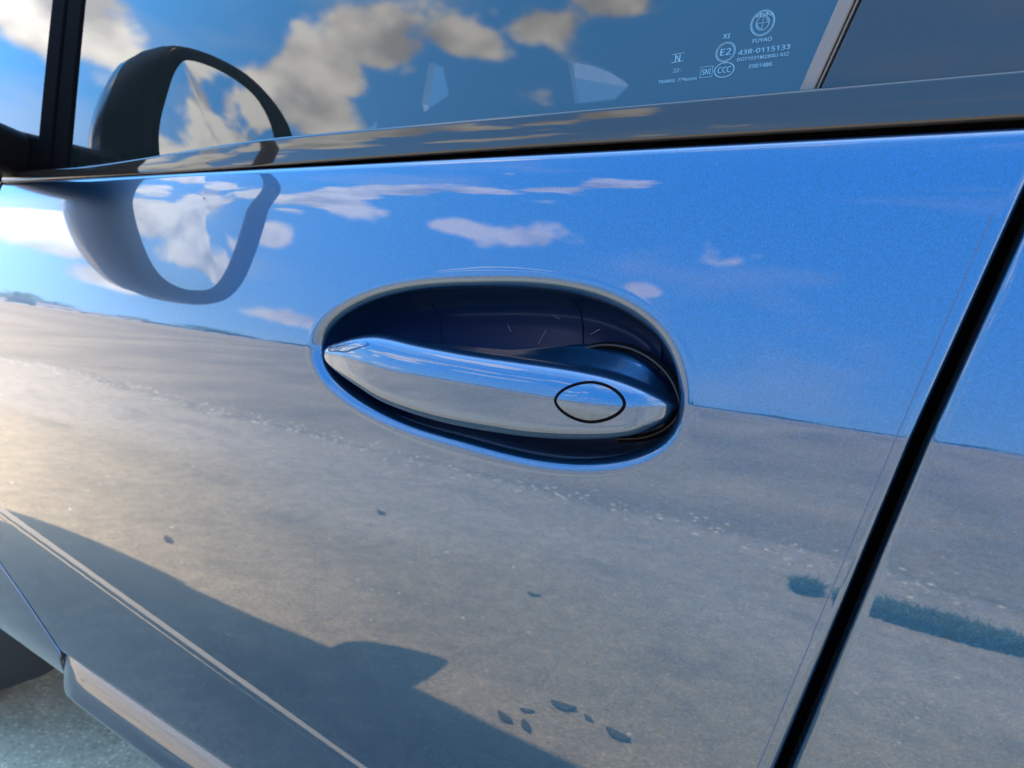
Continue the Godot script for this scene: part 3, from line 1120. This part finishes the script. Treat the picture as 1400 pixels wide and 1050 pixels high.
# ------------------------------------------------------------------ sky
func make_sky() -> ImageTexture:
	var W := 2048
	var H := 1024
	var up := H / 2
	var field := PackedFloat32Array()
	field.resize(W * up)
	# clouds as [bearing from +z towards -x, elevation, half width, half height, strength] in degrees
	var clouds := [[67.0, 19.0, 4.6, 5.2, 1.0], [70, 24, 4, 3, 0.8], [54, 18, 6.0, 4.2, 1.0], [51.5, 20.5, 3.6, 3.0, 1.0], [46, 23.6, 5, 2.9, 1.0], [40.5, 25.2, 5.5, 2.9, 1.0], [35.0, 27.0, 4.6, 3.0, 1.0], [37, 21.8, 4.0, 2.0, 0.6], [29.0, 30.0, 4.2, 2.8, 1.0], [41.5, 33.2, 1.1, 0.8, 0.9],
		[68, 7.0, 5.0, 2.6, 1.0], [63, 4.6, 5, 1.5, 0.8], [76, 6, 6, 3.5, 1.0], [84, 9, 6, 5, 1.0], [51, 4.3, 4.5, 1.1, 0.75], [34.0, 16.8, 3.4, 2.6, 1.0], [38.5, 16.4, 2.4, 0.9, 0.5], [54, 11.6, 1.7, 1.8, 1.0], [53.5, 14.6, 1.6, 0.5, 0.6], [23.5, 13.4, 1.3, 0.7, 0.7], [18.5, 18.5, 3.2, 2.0, 0.30],
		[62, 48, 9, 6, 0.9], [30, 60, 8, 6, 0.9], [100, 24, 9, 6, 1.0], [114, 12, 9, 5, 1.0], [-79, 15, 8, 4.5, 1.0], [-74, 5.5, 10, 3.6, 1.0], [-86, 9, 8, 4, 1.0], [-70, 22, 6, 4, 1.0], [-66, 10, 6, 3, 0.9], [-92, 24, 7, 5, 1.0]]
	for i in 46:
		var az := rng.randf_range(-180, 180)
		if az > -60.0 and az < 96.0: continue
		var el := 5.0 + 60.0 * pow(rng.randf(), 1.5)
		var s := rng.randf_range(4.0, 10.0)
		clouds.append([az, el, s * rng.randf_range(0.9, 1.6), s * 0.62, rng.randf_range(0.7, 1.0)])
	for c in clouds:
		var reach: float = 1.7 * c[2] / maxf(cos(deg_to_rad(c[1])), 0.25)
		var y0 := maxi(0, int((c[1] - c[3] * 1.7) / 180.0 * H))
		var y1 := mini(up - 1, int((c[1] + c[3] * 1.7) / 180.0 * H))
		var xs := int(reach / 360.0 * W) + 1
		var xc := bearing_to_column(c[0], W)
		for y in range(y0, y1 + 1):
			var el := (y + 0.5) / H * 180.0
			var dy: float = (el - c[1]) / c[3]
			if dy < 0.0: dy *= 1.5
			var ce := cos(deg_to_rad(el))
			for k in range(-xs, xs + 1):
				var dx: float = k * 360.0 / W * ce / c[2]
				var f: float = (1.0 - sqrt(dx * dx + dy * dy)) * 0.9 + 0.1
				if f < -0.6: continue
				f = f * c[4] if f > 0 else f
				var at := y * W + (xc + k + W * 2) % W
				var old := field[at]
				if f + 1.0 > old: field[at] = f + 1.0
	var puff := FastNoiseLite.new()
	puff.seed = 11
	puff.noise_type = FastNoiseLite.TYPE_SIMPLEX_SMOOTH
	puff.frequency = 4.6
	puff.fractal_octaves = 6
	puff.fractal_gain = 0.53
	var wisp := FastNoiseLite.new()
	wisp.seed = 5
	wisp.frequency = 1.3
	wisp.fractal_octaves = 5
	var sun := -SUN_DIR.normalized()
	var data := PackedFloat32Array()
	data.resize(W * H * 4)
	for y in up:
		var el := (y + 0.5) / H * PI
		var ce := cos(el)
		var se := sin(el)
		var t := pow(1.0 - se, 3.2)
		var base_r := lerpf(0.075, 0.34, t * t * 0.75 + 0.04 * t)
		var base_g := lerpf(0.315, 0.53, t * t * 0.75 + 0.10 * t)
		var base_b := lerpf(0.735, 0.80, t * 0.55)
		for x in W:
			var az := (x + 0.5) / W * TAU
			var d := Vector3(ce * sin(az), se, -ce * cos(az))
			var r := base_r
			var g := base_g
			var b := base_b
			var near := maxf(0.0, d.dot(sun))
			var glow := 0.55 * pow(near, 3.5) + 0.30 * pow(near, 22.0) + 0.9 * pow(near, 160.0)
			r += glow; g += glow; b += glow
			var v := wisp.get_noise_3d(d.x * 1.2, d.y * 3.4, d.z * 1.2)
			var thin := clampf((v - 0.12) * 1.1, 0.0, 0.34)
			r = lerpf(r, 0.48, thin); g = lerpf(g, 0.52, thin); b = lerpf(b, 0.60, thin)
			var f := field[y * W + x]
			if f > 0.0:
				f -= 1.0
				var q := Vector3(d.x, d.y * 1.5, d.z)
				var n0 := puff.get_noise_3dv(q)
				var n1 := puff.get_noise_3dv(q + Vector3(0.0, 0.045, 0.0) + sun * 0.02)
				var dens := smoothstep(0.02, 0.34, f + n0 * 1.05 - 0.06)
				if dens > 0.0:
					var lit := clampf(0.76 + (n0 - n1) * 1.7 - 0.22 * clampf(f - 0.15, 0.0, 0.6), 0.0, 1.0)
					r = lerpf(r, lerpf(0.40, 0.82, lit), dens)
					g = lerpf(g, lerpf(0.40, 0.785, lit), dens)
					b = lerpf(b, lerpf(0.415, 0.735, lit), dens)
			var row := H / 2 - 1 - y
			var at := (row * W + x) * 4
			data[at] = r
			data[at + 1] = g
			data[at + 2] = b
			data[at + 3] = 1.0
	for y in range(up, H):
		for x in W:
			var at := (y * W + x) * 4
			data[at] = 0.30
			data[at + 1] = 0.27
			data[at + 2] = 0.22
			data[at + 3] = 1.0
	var im := Image.create_from_data(W, H, false, Image.FORMAT_RGBAF, data.to_byte_array())
	return ImageTexture.create_from_image(im)


# the column of Godot's panorama (the first one looks along -z, a quarter further along +x) for a bearing from +z towards -x
func bearing_to_column(deg: float, w: int) -> int:
	var b := deg_to_rad(deg)
	return int(fposmod(atan2(-sin(b), -cos(b)) / TAU, 1.0) * w)


# ------------------------------------------------------------------ the yard
func hash_noise(sd: int, freq: float, oct := 3) -> FastNoiseLite:
	var f := FastNoiseLite.new()
	f.seed = sd
	f.frequency = freq
	f.fractal_octaves = oct
	f.noise_type = FastNoiseLite.TYPE_SIMPLEX_SMOOTH
	return f


func build_ground() -> void:
	var m := Msh.new()
	var xs := []
	var zs := []
	for v in [-4000, -1500, -600, -250, -120, -60, -35, -22, -15]: xs.append(v)
	var x := -12.0
	while x < 4.01:
		xs.append(x)
		x += 0.08
	for v in [5, 7, 10, 15, 25, 45, 90, 200, 500, 1500, 4000]: xs.append(v)
	for v in [-4000, -1500, -500, -200, -80, -30, -12, -5, -2.5, -1.2, -0.4]: zs.append(v)
	var z := 0.0
	while z < 6.01:
		zs.append(z)
		z += 0.05
	for v in [6.5, 7, 8, 9, 10.5, 12, 14, 17, 20, 25, 32, 42, 60, 90, 150, 300, 700, 1500, 4000]: zs.append(v)
	var big := hash_noise(3, 0.55, 4)
	var streak := hash_noise(8, 1.0, 4)
	var spot := hash_noise(21, 2.2, 3)
	for zz in zs:
		for xx in xs:
			var wob := big.get_noise_2d(xx, zz) * 0.35 + big.get_noise_2d(xx * 4.0, zz * 4.0 + 9.0) * 0.10
			var far := smoothstep(2.35, 2.62, zz + wob * 0.7)
			var lane := smoothstep(1.15, 1.75, zz + wob * 0.8) * (1.0 - far)
			var c := Color(0.46, 0.35, 0.225)
			c = c.lerp(Color(0.515, 0.42, 0.325), lane)
			c = c.lerp(Color(0.405, 0.318, 0.225), far)
			c = c.lerp(Color(0.82, 0.59, 0.37), smoothstep(0.42, 0.10, zz + wob * 0.3))  # strip by the car painted paler and warmer to lift its shade
			c = c * (1.0 + (0.14 * (1.0 - far)) * streak.get_noise_2d(xx * 0.8, zz * 3.0) + 0.10 * spot.get_noise_2d(xx, zz))
			c = c * (1.0 - 0.22 * smoothstep(0.30, 0.52, spot.get_noise_2d(xx * 0.5 + 7.0, zz * 0.9)) * (1.0 - far))
			c = c * (1.0 + far * (0.34 * spot.get_noise_2d(xx * 0.30 + 40.0, zz * 0.22) + 0.22 * big.get_noise_2d(xx * 1.5, zz * 0.9)))
			c = c.lerp(Color(0.26, 0.22, 0.175), 0.7 * exp(-pow((zz + wob * 0.7 - 2.48) / 0.04, 2)))
			m.v.append(Vector3(xx, 0.0, zz))
			m.n.append(Vector3.UP)
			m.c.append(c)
	var w := xs.size()
	for j in zs.size() - 1:
		for i in w - 1:
			var a := j * w + i
			m.tri(a, a + 1, a + w)
			m.tri(a + 1, a + w + 1, a + w)
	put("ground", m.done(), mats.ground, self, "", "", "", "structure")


func build_litter() -> void:
	var leaf := Msh.new()
	var p := []
	for i in 9:
		var t := i / 8.0
		var w := 0.020 * pow(sin(PI * clampf(t, 0.03, 0.97)), 0.8)
		var a := PackedVector3Array()
		for k in 5:
			var u := k / 4.0 * 2.0 - 1.0
			a.append(Vector3(-0.045 + 0.09 * t, 0.003 + 0.010 * u * u + 0.010 * pow(t * 2 - 1, 2), w * u))
		p.append(a)
	leaf.loft(p, false, true)
	var mesh := leaf.done()
	for k in [[-0.441, 0.707, 0.3, 0.5, "dark dry leaf at the shadow's edge, leftmost of the cluster"], [-0.372, 0.825, -0.2, 0.62, "largest dark dry leaf of the cluster, above the others"], [-0.315, 0.825, 0.5, 0.32, "tiny dry leaf scrap between the two largest leaves of the cluster"],
			[-0.244, 0.808, 0.1, 0.60, "dark dry leaf apart on the right of the cluster"], [-0.395, 0.712, 0.7, 0.45, "small dry leaf at the shadow's edge, next to the leftmost one"], [-0.422, 0.762, -0.4, 0.35, "small dry leaf just above the two at the shadow's edge"],
			[-1.742, 0.80, 0.3, 0.6, "lone dry leaf by the front end of the car's shadow"], [-1.55, 1.55, 0.2, 0.6, "lone dry leaf on open concrete ahead of the door"], [-0.72, 1.30, -0.3, 0.45, "lone small dry leaf on open concrete below the handle"]]:
		var o := put("dry_leaf", mesh, mats.leaf, self, k[4], "leaf", "dry leaves scattered on the concrete")
		o.position = Vector3(k[0], 0.001, k[1])
		o.rotation.y = k[2]
		o.scale = Vector3.ONE * float(k[3])
	var stone := SphereMesh.new()
	stone.radius = 0.5
	stone.height = 1.0
	stone.radial_segments = 7
	stone.rings = 4
	var pebbles := MultiMesh.new()
	pebbles.transform_format = MultiMesh.TRANSFORM_3D
	pebbles.use_colors = true
	pebbles.mesh = stone
	pebbles.instance_count = 2600
	for i in 2600:
		var at := Vector3(rng.randf_range(-7.0, 2.5), 0.0, 2.48 + rng.randfn() * 0.10) if i < 1100 else Vector3(rng.randf_range(-5.0, 2.0), 0.0, rng.randf_range(0.5, 5.0))
		var k := rng.randf_range(0.006, 0.024) if i < 1100 else rng.randf_range(0.004, 0.013)
		pebbles.set_instance_transform(i, Transform3D(Basis(Vector3.UP, rng.randf() * TAU).scaled(Vector3(k * rng.randf_range(0.8, 1.6), k * 0.6, k)), at))
		var tone := rng.randf_range(0.14, 0.55)
		pebbles.set_instance_color(i, Color(tone, tone * 0.92, tone * 0.80))
	var po := MultiMeshInstance3D.new()
	po.name = "gravel"
	po.multimesh = pebbles
	po.material_override = mats.pebble
	add_child(po, true)
	tag(po, "loose gravel strewn over the concrete and along its edge", "gravel", "", "stuff")
	# weeds in the joint of the concrete
	var blade := Msh.new()
	for i in 3:
		var d := Vector3(cos(i * 2.1), 0, sin(i * 2.1))
		var s := Vector3(-d.z, 0, d.x) * 0.0035
		blade.loft([PackedVector3Array([-s, s]), PackedVector3Array([d * 0.012 + Vector3(0, 0.025, 0) - s * 0.8, d * 0.012 + Vector3(0, 0.025, 0) + s * 0.8]), PackedVector3Array([d * 0.034 + Vector3(0, 0.040, 0) - s * 0.1, d * 0.034 + Vector3(0, 0.040, 0) + s * 0.1])])
	for patch in [[0.24, 2.02, 0.27, 0.075, 1500, "long low patch of green weeds in the concrete joint"], [-0.115, 2.03, 0.045, 0.05, 260, "small round tuft of weeds in the concrete joint"], [1.35, 2.1, 0.5, 0.07, 900, "thin line of weeds at the edge of the dirt"]]:
		var mm := MultiMesh.new()
		mm.transform_format = MultiMesh.TRANSFORM_3D
		mm.mesh = blade.done()
		mm.instance_count = patch[4]
		for i in patch[4]:
			var a := rng.randf() * TAU
			var r := sqrt(rng.randf())
			var s := rng.randf_range(0.5, 1.2)
			mm.set_instance_transform(i, Transform3D(Basis(Vector3.UP, rng.randf() * TAU).scaled(Vector3(s, s, s)), Vector3(patch[0] + cos(a) * r * patch[2], 0.0, patch[1] + sin(a) * r * patch[3])))
		var o := MultiMeshInstance3D.new()
		o.name = "weeds"
		o.multimesh = mm
		o.material_override = mats.grass
		add_child(o, true)
		tag(o, patch[5], "weeds", "", "stuff")


func leaf_crown(m: Msh, mid: Vector3, r: Vector3, count: int, size: float, rnd: RandomNumberGenerator) -> void:
	# clumps of leaf-sized faces spread through the crown
	var lumps := []
	for i in 16:
		var d := Vector3(rnd.randfn(), rnd.randfn() * 0.8, rnd.randfn()).normalized() * pow(rnd.randf(), 0.4)
		lumps.append([mid + d * r * 0.75, rnd.randf_range(0.25, 0.45)])
	for i in count:
		var l: Array = lumps[rnd.randi() % lumps.size()]
		var d := Vector3(rnd.randfn(), rnd.randfn(), rnd.randfn()).normalized() * pow(rnd.randf(), 0.33)
		var at: Vector3 = l[0] + d * r * float(l[1])
		var a := Vector3(rnd.randfn(), rnd.randfn(), rnd.randfn()).normalized() * size * rnd.randf_range(0.6, 1.3)
		var b := a.cross(Vector3(rnd.randfn(), rnd.randfn(), rnd.randfn())).normalized() * a.length() * 0.6
		m.quad(at - a, at + b, at + a, at - b)


func make_tree(seed_: int, h: float, spread: float, leaves: int, size: float) -> Node3D:
	var rnd := RandomNumberGenerator.new()
	rnd.seed = seed_
	var t := Node3D.new()
	var tr := Msh.new()
	var p := []
	for i in 8:
		var f := i / 7.0
		var row := PackedVector3Array()
		for k in 8:
			row.append(Vector3(cos(TAU * k / 8) * h * lerpf(0.035, 0.012, f) + 0.02 * h * sin(f * 3.0), h * 0.62 * f, sin(TAU * k / 8) * h * lerpf(0.035, 0.012, f)))
		p.append(row)
	tr.loft(p, true)
	for i in 5:
		var w := TAU * i / 5.0 + rnd.randf()
		var y := h * rnd.randf_range(0.3, 0.5)
		tr.tube(PackedVector3Array([Vector3(0, y, 0), Vector3(cos(w) * spread * 0.35, y + h * 0.14, sin(w) * spread * 0.35), Vector3(cos(w) * spread * 0.6, y + h * 0.22, sin(w) * spread * 0.6)]), h * 0.010, 6)
	put("trunk", tr.done(), mats.bark, t)
	var cr := Msh.new()
	leaf_crown(cr, Vector3(0, h * 0.64, 0), Vector3(spread, h * 0.36, spread), leaves, size, rnd)
	put("crown", cr.done(), mats.foliage, t)
	return t


func build_far() -> void:
	var kinds := [make_tree(1, 7.0, 3.6, 900, 0.28), make_tree(2, 5.6, 3.4, 900, 0.26), make_tree(3, 8.5, 3.4, 900, 0.28)]
	var n := 0
	for i in 64:
		var az := deg_to_rad(lerpf(-42.0, 88.0, i / 63.0) + rng.randf_range(-1.0, 1.0))
		var dist := rng.randf_range(150.0, 210.0)
		var o: Node3D = kinds[i % 3] if n < 3 else kinds[i % 3].duplicate()
		n += 1
		o.name = "tree"
		add_child(o, true)
		o.position = Vector3(-sin(az) * dist, 0, cos(az) * dist)
		o.rotation.y = rng.randf() * TAU
		o.scale = Vector3(2.6, rng.randf_range(0.65, 1.05), 2.6)
		tag(o, "dark green tree in the far row across the open ground", "tree", "trees in the far row")
	# the tree ahead of the car and the one behind it
	var a := make_tree(7, 9.0, 4.2, 3500, 0.22)
	a.name = "tree"
	add_child(a, true)
	a.position = Vector3(-15.0, 0, -4.6)
	tag(a, "large leafy tree ahead of the car beyond its windscreen pillar", "tree")
	# houses
	for k in [[62.5, 128.0, 7.0, "small white house with a grey roof at the far edge"], [66.0, 120.0, 5.0, "narrow white house left of the other, at the far edge"], [71.0, 135.0, 9.0, "long low white house farthest left at the far edge"]]:
		var az := deg_to_rad(k[0])
		var house := Node3D.new()
		house.name = "house"
		add_child(house, true)
		house.position = Vector3(-sin(az) * k[1], 0, cos(az) * k[1])
		house.rotation.y = -az
		tag(house, k[3], "house")
		var wl := Msh.new()
		var w: float = k[2] * 0.5
		wl.box(Vector3(-w, 0, -3), Vector3(w, 2.6, 3))
		put("wall", wl.done(), mats.white, house)
		var rf := Msh.new()
		for s in [-1.0, 1.0]:
			rf.quad(Vector3(-w - 0.3, 2.6, s * 3.4), Vector3(w + 0.3, 2.6, s * 3.4), Vector3(w + 0.3, 3.9, 0), Vector3(-w - 0.3, 3.9, 0))
		rf.quad(Vector3(-w, 2.6, -3), Vector3(-w, 2.6, 3), Vector3(-w, 3.8, 0), Vector3(-w, 3.8, 0))
		rf.quad(Vector3(w, 2.6, -3), Vector3(w, 2.6, 3), Vector3(w, 3.8, 0), Vector3(w, 3.8, 0))
		put("roof", rf.done(), mats.slate, house)
		for i in 2:
			var wd := Msh.new()
			wd.box(Vector3(-w * 0.6 + i * w * 0.9, 0.9, -3.05), Vector3(-w * 0.6 + i * w * 0.9 + 0.9, 2.0, -2.99))
			put("window", wd.done(), mats.black, house)


const SUN_DIR := Vector3(-0.06, -1.0, 0.56)


func _ready() -> void:
	rng.seed = 20
	# --- camera
	var cam := Camera3D.new()
	cam.name = "camera"
	cam.position = Vector3(0.21, 0.826, 0.352)
	var yaw := deg_to_rad(32.5)
	var pitch := deg_to_rad(4.0)
	var tilt := deg_to_rad(6.4)
	var fw := Vector3(-sin(yaw) * cos(pitch), -sin(pitch), -cos(yaw) * cos(pitch))
	var rt := Vector3(cos(yaw), 0, -sin(yaw))
	var up := rt.cross(fw)
	cam.basis = Basis(rt * cos(tilt) + up * sin(tilt), up * cos(tilt) - rt * sin(tilt), -fw)
	cam.near = 0.02
	cam.far = 6000.0
	var lens := CameraAttributesPhysical.new()
	lens.frustum_focal_length = 21.72
	lens.frustum_focus_distance = 0.42
	lens.frustum_near = 0.02
	lens.frustum_far = 6000.0
	lens.exposure_aperture = 11.0
	cam.attributes = lens
	cam.keep_aspect = Camera3D.KEEP_HEIGHT
	add_child(cam)
	cam.current = true
	# --- sky, exposure, sun
	var sky_mat := PanoramaSkyMaterial.new()
	sky_mat.panorama = make_sky()
	var sky := Sky.new()
	sky.sky_material = sky_mat
	var env := Environment.new()
	env.background_mode = Environment.BG_SKY
	env.sky = sky
	env.tonemap_mode = Environment.TONE_MAPPER_LINEAR
	env.tonemap_exposure = 8.0
	env.sdfgi_enabled = true
	env.ssao_enabled = true
	env.ssil_enabled = true
	var we := WorldEnvironment.new()
	we.name = "world"
	we.environment = env
	add_child(we)
	var sun := DirectionalLight3D.new()
	sun.name = "sun"
	sun.light_energy = 1.6
	sun.light_color = Color(1.0, 0.955, 0.88)
	sun.light_angular_distance = 0.5
	sun.shadow_enabled = true
	sun.basis = Basis.looking_at(SUN_DIR.normalized(), Vector3.UP)
	add_child(sun)

	# --- materials
	var paint := mat("paint", lin(0.006, 0.052, 0.120), 0.30, 0.85, 1.0)
	paint.albedo_texture = flake_image(512)
	paint.uv1_triplanar = true
	paint.uv1_scale = Vector3.ONE * 5.0
	mat("recess", lin(0.0012, 0.008, 0.032), 0.28, 0.3, 0.35)  # body paint darkened, the shade inside the bowl put into its colour
	mat("gloss", lin(0.012, 0.0105, 0.009), 0.06, 0.0, 0.42, 0.2)
	mat("black", lin(0.012, 0.012, 0.013), 0.28)
	mat("plastic", lin(0.006, 0.006, 0.007), 0.3, 0.0, 0.0, 0.12)
	mat("rubber", lin(0.008, 0.008, 0.009), 0.6, 0.0, 0.0, 0.3)
	mat("void", lin(0.0015, 0.0015, 0.002), 0.9, 0.0, 0.0, 0.1)
	mat("satin", lin(0.085, 0.072, 0.062), 0.5, 0.0, 0.0, 0.3)
	mat("dust", lin(0.16, 0.145, 0.12), 0.9)
	mat("film", lin(0.01, 0.02, 0.05), 0.5)
	mat("tyre", lin(0.02, 0.02, 0.02), 0.8)
	mat("alloy", lin(0.5, 0.5, 0.52), 0.3, 1.0)
	mat("mirror", lin(0.82, 0.84, 0.86), 0.0, 1.0)
	mat("cloth", lin(0.018, 0.018, 0.020), 0.8)
	mat("etch", lin(0.08, 0.175, 0.225), 0.6)
	mat("white", lin(0.75, 0.74, 0.70), 0.8)
	mat("slate", lin(0.16, 0.13, 0.12), 0.8)
	mat("bark", lin(0.09, 0.07, 0.05), 0.9)
	mat("leaf", lin(0.035, 0.028, 0.022), 0.8)
	mat("grass", lin(0.032, 0.048, 0.014), 0.7)
	mat("pebble", Color.WHITE, 0.9).vertex_color_use_as_albedo = true
	var fol := mat("foliage", lin(0.045, 0.085, 0.025), 0.6)
	fol.backlight_enabled = true
	fol.backlight = Color(0.25, 0.35, 0.10)
	fol.cull_mode = BaseMaterial3D.CULL_DISABLED
	var gl := mat("glass", lin(0.006, 0.008, 0.008, 0.86), 0.0)
	gl.transparency = BaseMaterial3D.TRANSPARENCY_ALPHA
	var dg := mat("dark_glass", lin(0.004, 0.005, 0.006, 0.95), 0.0)
	dg.transparency = BaseMaterial3D.TRANSPARENCY_ALPHA
	var gr := mat("ground", Color.WHITE, 0.9, 0.0, 0.0, 0.3)
	gr.vertex_color_use_as_albedo = true
	gr.albedo_texture = concrete_image(1024)
	gr.uv1_triplanar = true
	gr.uv1_world_triplanar = true
	gr.uv1_scale = Vector3.ONE * 0.9
	gr.heightmap_enabled = true
	gr.heightmap_texture = gr.albedo_texture
	gr.heightmap_scale = 0.5

	# --- ground, then the car, then what stands round it
	build_ground()
	car = Node3D.new()
	car.name = "car"
	add_child(car)
	tag(car, "metallic blue car with gloss black trim, seen along its front door and pull handle", "car")
	build_front_door()
	build_side()
	build_handle()
	build_glass()
	build_mirror()
	build_shell()
	build_litter()
	build_far()
